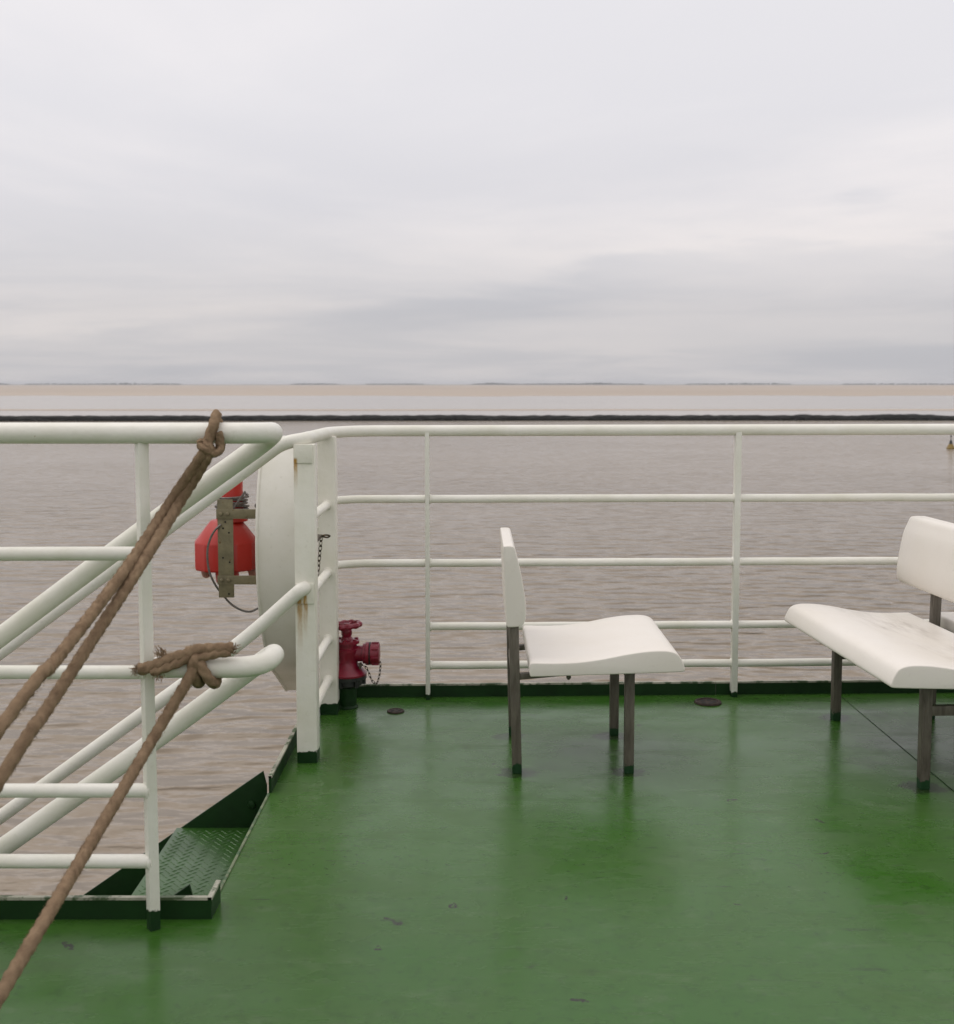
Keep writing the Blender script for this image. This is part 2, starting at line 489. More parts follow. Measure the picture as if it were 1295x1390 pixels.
def fillet(pts, rad, n=10):
    """round the corners of a polyline"""
    pts = [Vector(p) for p in pts]; out = [pts[0]]
    rads = rad if isinstance(rad, (list, tuple)) else [rad] * len(pts)
    for i in range(1, len(pts) - 1):
        a, b, c = pts[i - 1], pts[i], pts[i + 1]
        u, w = (a - b), (c - b)
        t = min(rads[i], u.length * .499, w.length * .499)
        p0, p1 = b + u.normalized() * t, b + w.normalized() * t
        for k in range(n + 1):
            q = k / n
            out.append(p0 * (1 - q) ** 2 + b * 2 * q * (1 - q) + p1 * q ** 2)
    out.append(pts[-1]); return out
def dens(pts, step=.06):
    o = [pts[0]]
    for a, b in zip(pts, pts[1:]):
        k = max(1, int((b - a).length / step))
        o += [a.lerp(b, i / k) for i in range(1, k + 1)]
    return o
def catmull(pts, step=.004):
    pts = [Vector(p) for p in pts]; o = []
    P_ = [pts[0] * 2 - pts[1]] + pts + [pts[-1] * 2 - pts[-2]]
    for i in range(1, len(P_) - 2):
        p0, p1, p2, p3 = P_[i - 1:i + 3]
        k = max(2, int((p2 - p1).length / step))
        for j in range(k):
            t = j / k
            o.append(.5 * ((2 * p1) + (p2 - p0) * t + (2 * p0 - 5 * p1 + 4 * p2 - p3) * t * t + (3 * p1 - p0 - 3 * p2 + p3) * t ** 3))
    o.append(pts[-1]); return o
def struct(o): o['kind'] = 'structure'; return o

# ================================================================== THE SETTING
DW = CAM_H - WATER                                   # camera above the water
def wpt(px, py, z=WATER): return G(px, py, z)
YW = G(647, 571.5, WATER).y                          # foot of the stone wall
b = MB()
b.add([(-2500, -400, WATER), (2500, -400, WATER), (2500, YW + 3, WATER), (-2500, YW + 3, WATER)], [(0, 1, 2, 3)])
struct(b.build('water', M['water'], smooth=False))
b = MB()
b.add([(-9000, YW + 3, WATER), (9000, YW + 3, WATER), (9000, 9000, WATER), (-9000, 9000, WATER)], [(0, 1, 2, 3)])
struct(b.build('calm_water', M['calm'], smooth=False))

def flat_strip(name, x0, x1, ya, yb, z, n, jit, mat, seed):
    vs, fs = [], []
    for i in range(n + 1):
        x = x0 + (x1 - x0) * i / n
        j1 = jit * mnoise.fractal(Vector((x * .01, seed, 0)), 1, 2, 4)
        j2 = jit * mnoise.fractal(Vector((x * .01, seed + 9, 0)), 1, 2, 4)
        vs += [(x, ya + j1, z - .05), (x, ya + j1 + (yb - ya) * .25, z), (x, yb + j2, z)]
        if i:
            k = 3 * i
            fs += [(k - 3, k, k + 1, k - 2), (k - 2, k + 1, k + 2, k - 1)]
    m = MB(); m.add(vs, fs); return struct(m.build(name, mat))
ym = G(647, 537.5, WATER).y
flat_strip('mudflat', -8000, 8000, ym, 7000, WATER + .06, 900, 75, M['mud'], 2.2)
ys0, ys1 = G(647, 557.6, WATER).y, G(647, 555.6, WATER).y
flat_strip('sandbar', -500, 900, ys0, ys1, WATER + .07, 200, 4, M['mud'], 5.1)

# far low coast
b = MB(); vs, fs = [], []
n = 900
for i in range(n + 1):
    x = -6500 + 13000 * i / n
    h = 1.5 + 2.0 * max(0, mnoise.noise(Vector((x * .004, 3, 0))))
    vs += [(x, 6900, WATER - .5), (x, 6960, WATER + h), (x, 7600, WATER + h)]
    if i:
        k = 3 * i; fs += [(k - 3, k, k + 1, k - 2), (k - 2, k + 1, k + 2, k - 1)]
b.add(vs, fs); struct(b.build('coast', M['scrub']))
# the woods along it: thousands of crowns that read as one mass
b = MB()
x = -6300
while x < 6300:
    dn = mnoise.fractal(Vector((x * .0011, 7, 0)), 1, 2, 4) + .5 * mnoise.noise(Vector((x * .006, 1, 4)))
    if dn > -.15:
        r = random.uniform(5, 10); h = (5 + 9 * max(0, dn + .15)) * random.uniform(.7, 1.15)
        y = 6975 + random.uniform(0, 60)
        b.lathe([(r * .6, 0), (r, h * .4), (r * .85, h * .75), (r * .3, h)], (x, y, WATER + 1.5), 6)
        x += random.uniform(5, 12)
    else: x += 12
wood = b.build('distant_wood', M['scrub'], kind='stuff')
tag(wood, 'dim blue-grey line of far-off trees along the low horizon', 'wood')

# stone training wall that divides the rippled water from the calm
def stone_wall():
    vs, fs = [], []
    xs = []; x = -420.0
    while x < 480: xs.append(x); x += .55
    m = 9
    for i, x in enumerate(xs):
        yc = YW + 1.2 + 3.5 * math.sin(x * .012 + .6) + x * x * -.00002
        hN = 1.0 + .28 * mnoise.fractal(Vector((x * .06, 0, 1)), 1, 2, 3)
        for j in range(m):
            a = math.pi * j / (m - 1)
            w, h = 2.0, max(.25, hN)
            jit = .22 * mnoise.noise(Vector((x * .55, j * 1.7, 3)))
            y = yc - math.cos(a) * (w + jit)
            z = WATER - .15 + math.sin(a) ** .8 * (h + .3 + jit * .8)
            vs.append((x, y, z))
        if i:
            for j in range(m - 1):
                k = i * m + j; fs.append((k - m, k, k + 1, k - m + 1))
    b = MB(); b.add(vs, fs)
    # loose boulders at its foot
    for k in range(260):
        x = random.uniform(-400, 450); yc = YW + 1.2 + 3.5 * math.sin(x * .012 + .6) - x * x * .00002
        r = random.uniform(.25, .6)
        b.lathe([(r * .7, 0), (r, r * .4), (r * .7, r * .8), (r * .2, r)], (x, yc - random.uniform(1.6, 2.6), WATER - .1), 6)
    o = b.build('training_wall', M['stone'], smooth=False)
    tag(o, 'long low dark stone wall in the water beyond the railing', 'wall')
stone_wall()

# deck ---------------------------------------------------------------
XE = -.66                        # left deck edge along the stair opening
YN = G(205, 1262).y               # plane of the near railing
YB0, YB1 = 4.80, 4.93            # rear edge at x=-.6 and at x=3.5
def yback(x): return YB0 + (YB1 - YB0) * (x + .6) / 4.1
YT = G(150, 1248).y              # near toe plate
poly = [(XE, YT + .02, 0), (XE, yback(XE) + .05, 0), (6.5, yback(6.5) + .05, 0), (6.5, -4, 0), (-5, -4, 0), (-5, YT + .02, 0)]
b = MB(); b.prism(poly, (0, 0, -.10))
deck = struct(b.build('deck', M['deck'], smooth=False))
poly = [(XE + .10, YT - .10, -.101), (XE + .10, yback(XE) - .1, -.101), (6.3, yback(6.3) - .1, -.101), (6.3, -3.9, -.101), (-4.9, -3.9, -.101), (-4.9, YT - .10, -.101)]
b = MB(); b.prism(poly, (0, 0, WATER - 1)); struct(b.build('hull', M['hull'], smooth=False))
b = MB(); b.box((-4.8, YT - .05, -2.75), (XE + .08, 4.3, -2.6)); struct(b.build('lower_deck', M['green_tread'], smooth=False))

# coaming (low upright strip round the deck) as parts of the deck
CH = .055
def strip_between(p, q, h=CH, th=.009, seg=24, wav=.0012):
    """upright strip p->q with a slightly uneven top"""
    p, q = Vector(p), Vector(q); d = (q - p).normalized(); nn = Vector((-d.y, d.x, 0)) * th
    vs, fs = [], []
    for i in range(seg + 1):
        c = p.lerp(q, i / seg); hh = h + wav * mnoise.noise(c * 9)
        vs += [c + Vector((0, 0, -.004)), c + Vector((0, 0, hh)), c + nn + Vector((0, 0, hh)), c + nn + Vector((0, 0, -.004))]
        if i:
            k = 4 * i
            for a in range(4): fs.append((k - 4 + a, k + a, k + (a + 1) % 4, k - 4 + (a + 1) % 4))
    e = 4 * seg
    fs += [(3, 2, 1, 0), (e, e + 1, e + 2, e + 3)]
    return vs, fs
def coaming(p, q, edge=True, h=CH):
    b = MB(); b.add(*strip_between(p, q, h)); o = b.build('coaming', M['green'], deck)
    if edge:
        p2, q2 = Vector(p), Vector(q); d = (q2 - p2).normalized(); nn = Vector((-d.y, d.x, 0))
        b = MB(); vs, fs = strip_between(p2 - nn * .0015, q2 - nn * .0015, .0032, .012, 60, .002)
        b.add([v + Vector((0, 0, h - .0025)) for v in vs], fs); b.build('worn_edge', M['green_edge'], o)
    return o
xs = [XE + .02, 1.0, 2.0, 3.2, 6.4]
for a_, c_ in zip(xs, xs[1:]):
    coaming((a_ + .001, yback(a_), 0), (c_ - .001, yback(c_), 0))
cf = G(362, 1076)
coaming((XE + .028, yback(XE) - .01, 0), (XE + .028, 3.72, 0)) if False else coaming((XE + .006, 3.66, 0), (XE + .006, yback(XE) - .004, 0))
coaming((-4.9, YT, 0), (XE + .0055, YT, 0))
coaming((XE + .0145, YT + .0003, 0), (XE + .0145, YT + .10, 0))
# bare worn lip along the stair opening
b = MB(); b.box((XE - .005, YT + .12, -.03), (XE + .0025, 3.65, .004), .001); b.build('edge_lip', mat_plain('lip_paint', (.17, .21, .11), .5, 0, .5, 12, .3, (.04, .09, .03), .5), deck)
# weld seam under the bench
def seam(p, q, w=.0022, h=.004):
    b = MB(); p, q = Vector(p), Vector(q); k = int((q - p).length / .02)
    b.tube([p.lerp(q, i / k) + Vector((0, 0, .001)) + Vector((.0015 * mnoise.noise(Vector((i * .7, 0, 0))), 0, 0)) for i in range(k + 1)], [w * .5 * (1 + .3 * mnoise.noise(Vector((i * .9, 4, 0)))) for i in range(k + 1)], 6)
    b.build('weld_seam', M['green'], deck)
seam(G(1135, 940), G(1330, 1104))
# scuppers
def drain(px, py, r):
    c = G(px, py)
    b = MB(); b.torus(c + Vector((0, 0, .002)), r, r * .16, n=28); ring = b.build('drain', M['rust'], deck)
    b = MB(); b.lathe([(r, .001), (r, .004), (r * .9, .0045)], c, 24); b.build('drain_cover', M['rust'], ring)
    for k in range(5):
        a = k * 1.2566
        b = MB(); b.lathe([(r * .2, .0045), (r * .2, .0052), (r * .15, .0055)], c + Vector((math.cos(a) * r * .5, math.sin(a) * r * .5, 0)), 10); b.build('hole_shade', M['hole_shade'], ring)  # raised discs, not openings: the drain holes' shade is in their colour
drain(961, 954, .048); drain(537, 966, .030)

# ================================================================== STERN RAILING
YF, YR = 3.99, 4.58              # front and rear corner posts
XP = -.583
rail = empty('deck_railing', (XP, YR, 0))
tag(rail, 'white tubular railing across the rear of the green deck with square corner posts', 'railing')
zt = 1.108                       # top rail
ZR = [.830, .566, .302, .140]
m_post = mat_white('white_post', (.80, .785, .70), .60, base_green=.040, streaks=((XP - .027, 1.045, .93, .010), (XP - .018, .60, .36, .012), (XP + .0, .58, .42, .010)))
b = MB(); b.box((XP - .035, YF - .035, -.002), (XP + .035, YF + .035, zt - .012), .006); pf = b.build('post', m_post, rail)
m_post2 = mat_white('white_post_rear', (.78, .755, .68), .62, base_green=.045)
b = MB(); b.box((XP - .035, YR - .035, -.002), (XP + .035, YR + .035, zt - .012), .006); b.build('post', m_post2, rail)
for (z0, z1) in ((zt - .075, zt - .012), (.555, .625)):
    b = MB(); b.box((XP - .030, YF - .041, z0), (XP + .030, YF - .0348, z1), .0015); b.build('bracket_plate', m_post, pf)
RT = .0228
path = fillet([(XP, YF + .03, zt + .004), (XP, YR + .03, zt), (XP + .10, yback(-.5) - .022, zt), (6.3, yback(6.3) - .022, zt + .01)], [0, .10, .10, 0])
b = MB(); b.tube(dens(path, .15), RT, 18); b.build('top_rail', M['white'], rail)
posts_x = [P(580.5, 765, yback(-.2) - .02).x, P(998.5, 765, yback(1.06) - .02).x]
posts_x.append(posts_x[1] * 2 - posts_x[0]); posts_x += [posts_x[2] + 1.26, posts_x[2] + 2.5]
for i, z in enumerate(ZR):
    # side rails between the two corner posts
    b = MB(); b.torus((XP, YR - .036, z), .0165, .004, 'Y', 16, 6); b.tube([(XP, YF + .03, z), (XP, YR - .03, z)], .0165, 14); b.build('rail', M['white'], rail)
    if i < 2:
        path = fillet([(XP - .005, YR + .03, z), (XP + .0, YR + .15, z), (XP + .10, yback(-.48) - .022, z), (posts_x[0], yback(posts_x[0]) - .022, z)], [0, .06, .09, 0])
        b = MB(); b.tube(dens(path, .15), .0165, 14); b.build('rail', M['white'], rail)
    for a_, c_ in zip(posts_x, posts_x[1:]):
        b = MB(); [b.torus((e_, yback(e_) - .022, z), .0165, .0038, 'X', 16, 6) for e_ in (a_ + .0125, c_ - .0125)]; b.tube([Vector((a_, yback(a_) - .022, z)).lerp(Vector((c_, yback(c_) - .022, z)), q / 8) + Vector((0, 0, .002 * mnoise.noise(Vector((q * 1.3, i, a_))))) for q in range(9)], .0165, 14); b.build('rail', M['white'], rail)
m_flat = mat_white('white_flat_post', (.74, .735, .67), .66, base_green=.020)
for k, x in enumerate(posts_x):
    y = yback(x) - .022; w = .0088 if k == 0 else .0125
    b = MB(); b.box((x - w, y - .022, -.002), (x + w, y + .016, zt - .004), .003); b.build('post', m_flat, rail)

# chain and hook between the corner posts
ch = empty('safety_chain', (XP + .04, 4.22, .75))
tag(ch, 'short rusty chain with a hook hanging beside the square corner post', 'chain')
def links(b, pts, R=.0065, r=.0016):
    pts = [Vector(p) for p in pts]
    for i, (p, q) in enumerate(zip(pts, pts[1:])):
        d = (q - p); L = d.length
        z = d.normalized(); u = z.orthogonal().normalized(); w = z.cross(u)
        if i % 2: u, w = w, -u
        mt = Matrix((u, w, z)).transposed()
        b.torus((p + q) / 2, R, r, 'Y', 14, 5, (L / (2 * R) * 1.25, 1, .62), mt @ Matrix.Identity(3))
    return b
X0 = P(441, 722, 4.22).x
pts = [(X0 - .012 - .002 * i, 4.22, .752 - .018 * i) for i in range(9)]
links(MB(), pts).build('links', M['chain'], ch)
b = MB(); b.tube(catmull([(X0 - .016, 4.21, .752), (X0 + .004, 4.215, .756), (X0 + .018, 4.22, .752), (X0 + .008, 4.225, .746), (X0 - .006, 4.22, .749)]), .0032, 8); b.build('hook', M['chain'], ch)
b = MB(); b.box((X0 - .045, YF + .03, .745), (X0 - .010, 4.226, .757), .002); b.build('lug', M['chain'], ch)

# ================================================================== NEAR RAILING AT THE STAIR HEAD
near = empty('stair_head_railing', (P(205, 1262, YN).x, YN, 0))
tag(near, 'white pipe railing with looped ends at the stair head, ropes tied to it', 'railing')
ptop = P(187, 588, YN); zn = ptop.z; xn = (P(189, 700, YN).x + P(205, 1200, YN).x) / 2
m_np = mat_white('white_angle_post', (.80, .785, .71), .62, base_green=.048)
def angle_post(p0, p1, w=.0245, rot=38):
    b = MB(); p0, p1 = Vector(p0), Vector(p1)
    t = .006
    prof = [(0, 0), (w, 0), (w, t), (t, t), (t, w), (0, w)]
    a = math.radians(rot)
    ring = [Vector(((x) * math.cos(a) - (y) * math.sin(a), (x) * math.sin(a) + (y) * math.cos(a), 0)) for x, y in prof]
    b.prism([p0 + r for r in ring], p1 - p0); return b
pb, pt_ = P(205, 1268, YN - .012), P(188, 600, YN - .012)
pb.z = -.002
b = angle_post(pb, pt_); b.build('post', m_np, near, smooth=True, ang=20, bevel=.001)
dxp = Vector((-1.25, 0, 0))
b = angle_post(pb + dxp, pt_ + dxp); b.build('post', m_np, near, smooth=True, ang=20, bevel=.001)
RN = .0245
YS = YN + .175                   # plane of the near stair handrail
# upper rail + looped handrail
a0 = Vector((-3.2, YN, zn)); a1 = Vector((P(357, 588, YN).x, YN, zn))
s1, s2 = P(178, 742, YS), P(0, 874, YS)
sl = (s2 - s1).normalized()
k = (zn - .002 - s1.z) / sl.z; a2 = s1 + sl * k; a2.x = min(a2.x + .02, a1.x)
path = fillet([a0, a1, Vector((a1.x + .006, YS, zn - .004)), a2 + sl * .35, s1 + sl * 2.6], [0, .075, .085, .2, 0])
b = MB(); b.tube(dens(path, .12), RN, 20); b.build('top_rail', M['white'], near)
# lower loop
zl = P(300, 906, YN).z
l1 = Vector((P(357, 905, YN).x, YN, zl)); l0 = Vector((pb.x + .02, YN, zl))
t1, t2 = P(222, 997, YS), P(0, 1153, YS)
sl2 = (t2 - t1).normalized()
path = fillet([l0, l1, Vector((l1.x + .012, YS, zl + .008)), t1, t1 + sl2 * 2.2], [0, .08, .09, .3, 0])
b = MB(); b.tube(dens(path, .12), RN, 20); b.build('loop_rail', M['white'], near)
for py in (752, 913, 1074, 1170):
    p = P(100, py, YN)
    xe = pb.x + (pt_.x - pb.x) * (p.z / pt_.z) + .004
    b = MB(); b.torus((xe - .006, YN + .004, p.z), .0165, .004, 'X', 16, 6); b.tube([(x_, YN + .004, p.z + .0015 * mnoise.noise(Vector((x_ * 3, py, 0)))) for x_ in [xe - 2.2 + 2.2 * q / 12 for q in range(13)]], .0165, 14); b.build('rail', M['white'], near)

# ================================================================== STAIRWAY
YS0, YS1 = 2.945, 3.885          # near and far stringer
st = empty('stairway', (-1.6, (YS0 + YS1) / 2, -2.6))
tag(st, 'green steel stairway going down from the deck edge, chequered treads', 'stairs')
SLP = .70
far_tip = P(357, 1047, YS1)
def stringer(y, xt, zt_, th):
    L = 2.9
    poly = [Vector((xt, y, zt_)), Vector((xt + .012, y, zt_ - .05)), Vector((xt + .012, y, -.42)), Vector((xt - .20, y, -.52)), Vector((xt - L - .25, y, zt_ - SLP * (L + .25) - .28)), Vector((xt - L, y, zt_ - SLP * L))]
    for p in poly: p.z = max(p.z, -2.6)
    b = MB(); b.prism(poly, (0, th, 0)); return b.build('stringer', M['green'], st, bevel=.0015)
sf = stringer(YS1, far_tip.x, far_tip.z, .010)
snr = stringer(YS0 - .010, P(258, 1199, YS0).x, P(258, 1199, YS0).z, .010)
bp = P(342, 1092, YS1)
b = MB(); b.lathe([(.0135, -.001), (.0135, .004), (.011, .009), (.004, .011)], (0, 0, 0), 18, 'Y')
for v in b.v: v.y = -v.y
b.v = [v + Vector((bp.x, YS1, bp.z)) for v in b.v]; b.build('bolt', M['green'], sf)
bp = P(250, 1211, YS0)
b = MB(); b.lathe([(.010, 0), (.010, .006), (.004, .009)], (bp.x, YS0, bp.z), 6, 'Y'); b.build('bolt', M['rust'], snr)
RISE, GO = .235, .335
for i in range(10):
    z = -.20 - RISE * i; x1 = XE - .012 - GO * i; x0 = x1 - .345
    if z < -2.55: break
    b = MB(); b.box((x0, YS0 + .001, z - .006), (x1, YS1 - .001, z), .001)
    b.box((x0, YS0 + .001, z - .045), (x0 + .006, YS1 - .001, z - .0065), .001)
    tr = b.build('tread', M['green_tread'], st)
    if i < 3:
        b = MB(); sp = .026; iy = 0; y = YS0 + .02
        while y < YS1 - .02:
            ix = 0; x = x0 + .018 + (sp / 2 if iy % 2 else 0)
            while x < x1 - .012:
                a = math.radians(40 if (ix + iy) % 2 else -40); ca, sa = math.cos(a), math.sin(a)
                q = [(.0125, 0), (0, .0035), (-.0125, 0), (0, -.0035)]
                vs = [(x + u * ca - v * sa, y + u * sa + v * ca, z - .0003) for u, v in q] + [(x, y, z + .0026)]
                b.add(vs, [(0, 1, 4), (1, 2, 4), (2, 3, 4), (3, 0, 4)])
                x += sp; ix += 1
            y += sp * .62; iy += 1
        b.build('raised_pattern', M['green_tread'], tr, kind='stuff')
# far handrails
RF = .0235
u1, u2 = P(222, 721, YF - .012), P(0, 886, YF - .012)
us = (u2 - u1).normalized()
kk = (zt - .02 - u1.z) / us.z
path = fillet([(XP, YF + .09, zt + .004), (XP, YF - .008, zt + .004), u1 + us * (kk - .02), u1 + us * 2.7], [0, .05, .10, 0])
b = MB(); b.tube(dens(path, .12), RF, 18); b.build('handrail', M['white'], st)
v1, v2 = P(237, 941.5, YF - .045), P(0, 1112, YF - .045)
vs_ = (v2 - v1).normalized()
pe = P(410, 803, YF - .045)
path = fillet([(pe.x + .012, YF - .03, pe.z + .012), (pe.x - .005, YF - .052, pe.z + .006), P(333, 868, YF - .045), v1 + vs_ * 2.4], [0, .04, .12, 0])
b = MB(); b.tube(dens(path, .12), RF, 18); b.build('handrail', M['white'], st)

# ================================================================== LIFEBUOY CASE AND ITS LIGHT
XC0, XC1 = -.845, -.735
def case():
    r = .61; yc, zc = 5.095, .65
    o = empty('lifebuoy_case', (XC1, yc, -.055))
    prof = []
    # near side round, cut flat at the top and along the foot; flat at the back
    a0_, a1_ = math.pi - math.asin(.42 / r), math.pi + math.asin(.565 / r)
    for k in range(33):
        a = a0_ + (a1_ - a0_) * k / 32
        prof.append((yc + r * math.cos(a), zc + r * math.sin(a)))
    prof += [(5.13, -.055), (5.165, -.055), (5.165, 1.07)]
    pts = [Vector((XC0, y, z)) for y, z in prof]
    b = MB(); b.prism(pts, (.155, 0, 0))
    for v in b.v:
        if v.x > XC0 + .01: v.x -= .035 * (v.y - 4.485) / .67
    shell = b.build('shell', M['frp'], o, ang=25, bevel=.004)
    # rolled rim
    b = MB(); b.tube([Vector((XC0, y, z)) for y, z in prof[::1]] + [Vector((XC0, *prof[0]))], .006, 8); b.build('rim', M['frp'], shell)
    for (y, z) in ((4.52, .83), (4.51, .35), (4.9, 1.0)):
        b = MB(); b.lathe([(.008, -.004), (.008, -.009), (.003, -.012)], (XC0, y, z), 8, 'X'); b.build('rivet', M['rust'], shell)
    b = MB(); b.box((XC0 + .14, YR - .02, .70), (XP - .03, YR + .02, .74), .003); b.build('mounting_bar', M['white'], o)
    tag(o, 'white round lifebuoy case seen edge-on outside the corner post', 'lifebuoy case')
case()

YL = 4.72
lt = empty('signal_light', P(307, 790, YL))
tag(lt, 'red floating signal light in an olive metal bracket on the white case', 'light')
c = P(308, 750, YL); px2m = YL / F * 1.0
def zz(py): return P(308, py, YL).z
def rr(px): return px * YL / F
xl = c.x
b = MB(); b.lathe([(rr(20), zz(771)), (rr(43), zz(771)), (rr(44), zz(769)), (rr(44), zz(736)), (rr(43), zz(733.5)), (rr(23), zz(708)), (rr(21), zz(706)), (rr(18), zz(705))], (xl, YL, 0), 12); b.build('float_body', M['red'], lt, ang=25)
b = MB(); b.lathe([(rr(14), zz(654) + .05), (rr(15), zz(654) + .045), (rr(15), zz(690)), (rr(21), zz(691)), (rr(21), zz(707))], (xl + rr(8), YL, 0), 24); b.build('neck', M['red'], lt)
b = MB(); b.lathe([(rr(14), zz(790)), (rr(15), zz(789)), (rr(17), zz(770))], (xl, YL, 0), 20); b.build('stem', M['red'], lt)
for dx in (-28, 36):
    b = MB(); b.lathe([(rr(2), zz(784)), (rr(5), zz(782)), (rr(6.5), zz(778)), (rr(7), zz(775)), (rr(8), zz(774.5)), (rr(8), zz(769))], (xl + rr(dx), YL - .01, 0), 16); b.build('lens', M['lamp'], lt)
YBk = YL - rr(44) - .008
XB0, XB1 = P(296, 745, YBk).x, P(317, 745, YBk).x
b = MB(); b.box((XB0, YBk - .003, P(300, 811, YBk).z), (XB1, YBk + .003, P(300, 678, YBk).z), .001)
b.box((XB0 + .002, YBk + .0031, P(300, 811, YBk).z), (XB0 + .007, YBk + .022, P(300, 678, YBk).z), .001)
br = b.build('bracket', M['olive'], lt)
for (ya, yb) in ((691, 704), (781, 793)):
    za, zb = P(300, yb, YBk).z, P(300, ya, YBk).z
    b = MB(); b.box((XB0 - .003, YBk - .009, za), (XC0 + .012, YBk - .0032, zb), .001)
    arm = b.build('arm', M['olive'], lt)
    for q in (.25, .68):
        b = MB(); b.lathe([(.0085, -.0005), (.0085, -.005), (.005, -.008)], (XB0 + (XB1 - XB0) * q, YBk - .009, (za + zb) / 2), 6, 'Y'); b.build('bolt', M['olive'], arm)
for (px, py) in ((306, 708.5), (303, 717), (311, 723), (303, 757), (312, 763), (311, 806)):
    p = P(px, py, YBk)
    b = MB(); b.lathe([(.0038, -.0028), (.0038, -.0036), (.0030, -.0038)], (p.x, YBk, p.z), 10, 'Y'); b.build('hole_shade', M['hole_shade'], br)  # flat black discs on the bracket face paint the dark of its holes
# wire lanyard: turns round the neck, then the hanging bight
b = MB(); cx_, pts = xl + rr(8), []
for k in range(7 * 20):
    a = 2 * math.pi * k / 20
    pts.append((cx_ + rr(20 + 2.5 * math.sin(k * .7)) * math.cos(a), YL + rr(20 + 2 * math.sin(k * .5)) * math.sin(a), zz(672) - (k / 140) * rr(21) + .003 * math.sin(a * 1.3)))
b.tube(pts, rr(1.6), 6)
b.tube([P(333, 667, YL - .075), P(317, 690, YL - .075)], rr(1.5), 6); b.build('lanyard_turns', M['wire'], lt)
b = MB(); b.tube(catmull([P(300, 712, YBk - .012), P(290, 722, YBk - .014), P(282.5, 740, YBk - .014), P(281.5, 760, YBk - .012), P(285, 778, YBk - .008), P(293, 795, YBk + .008), P(303, 808, YBk + .02), P(315, 821, YBk + .03), P(330, 829, YBk + .03), P(341, 830, YBk + .02), P(350, 826, YBk)], .01), .0042, 8, lobes=3, twist=180, amp=.2); b.build('lanyard', M['wire'], lt)

# ================================================================== HYDRANT
YH = 4.66
hy = empty('fire_hydrant', P(471, 955, YH))
tag(hy, 'dark red fire hydrant valve with handwheel and chained cap on green stub pipe', 'hydrant')
xh = P(471, 900, YH).x
hz = lambda py: P(471, py, YH).z
hr = lambda px: px * YH / F
hy.location.z = 0; hy.location.x = xh; OFF[hy.name] = Vector(hy.location)
cH = (xh, YH, 0)
b = MB(); b.lathe([(hr(15), -.002), (hr(15), .004), (hr(13), .012), (hr(13), hz(926))], cH, 28); b.build('stub_pipe', M['green'], hy)
b = MB(); b.lathe([(hr(17), hz(931)), (hr(21), hz(928)), (hr(21), hz(921)), (hr(27), hz(920)), (hr(27), hz(915.5))], cH, 28); fl = b.build('lower_flange', M['hydrant_dark'], hy)
for k in range(6):
    a = k * math.pi / 3 + .2
    b = MB(); b.lathe([(hr(3.4), hz(929)), (hr(3.4), hz(919))], (xh + hr(22.5) * math.cos(a), YH + hr(22.5) * math.sin(a), 0), 6); b.build('bolt', M['hydrant_dark'], fl)
b = MB(); b.lathe([(hr(27), hz(915.3)), (hr(27.5), hz(913)), (hr(22), hz(907)), (hr(16), hz(902)), (hr(14.5), hz(897)), (hr(15.5), hz(890)), (hr(17), hz(884)), (hr(17), hz(880)), (hr(14), hz(879.5)), (hr(14), hz(873)), (hr(17.5), hz(872.5)), (hr(17.5), hz(868.5)), (hr(8.5), hz(868)), (hr(7), hz(864)), (hr(5.5), hz(863)), (hr(5), hz(857))], cH, 28); body = b.build('valve_body', M['hydrant'], hy)
b = MB(); b.lathe([(hr(5.5), hz(864)), (hr(7.5), hz(861)), (hr(7.5), hz(856)), (hr(6), hz(854.5)), (hr(2.5), hz(853)), (hr(2.5), hz(846))], cH, 20); b.build('stem', M['hydrant'], hy)
for k in range(6):
    a = k * math.pi / 3 + .45
    b = MB(); b.lathe([(hr(2.8), hz(872)), (hr(2.8), hz(866.5)), (hr(1.6), hz(866))], (xh + hr(14) * math.cos(a), YH + hr(14) * math.sin(a), 0), 6); b.build('bolt', M['hydrant'], body)
# handwheel with a knobbly rim, slightly tilted
wz = hz(848.5); mt = Matrix.Rotation(math.radians(-4), 3, 'Y')
vs, fs = [], []
n, m = 60, 8
for i in range(n):
    a = 2 * math.pi * i / n; R = hr(17.5) * (1 + .045 * math.cos(10 * a)); r = hr(3.4) * (1 + .12 * math.cos(10 * a))
    for j in range(m):
        t_ = 2 * math.pi * j / m
        vs.append(mt @ Vector(((R + r * math.cos(t_)) * math.cos(a), (R + r * math.cos(t_)) * math.sin(a), r * 1.1 * math.sin(t_))) + Vector((xh, YH, wz)))
for i in range(n):
    for j in range(m): fs.append((i * m + j, ((i + 1) % n) * m + j, ((i + 1) % n) * m + (j + 1) % m, i * m + (j + 1) % m))
b = MB(); b.add(vs, fs)
for k in range(5):
    a = 2 * math.pi * k / 5
    b.tube([Vector((xh, YH, wz - .003)), mt @ Vector((hr(16) * math.cos(a), hr(16) * math.sin(a), 0)) + Vector((xh, YH, wz))], hr(2.2), 8)
b.lathe([(hr(5), wz - .010), (hr(5), wz + .004), (hr(3), wz + .008)], cH, 16); b.build('handwheel', M['hydrant'], hy)
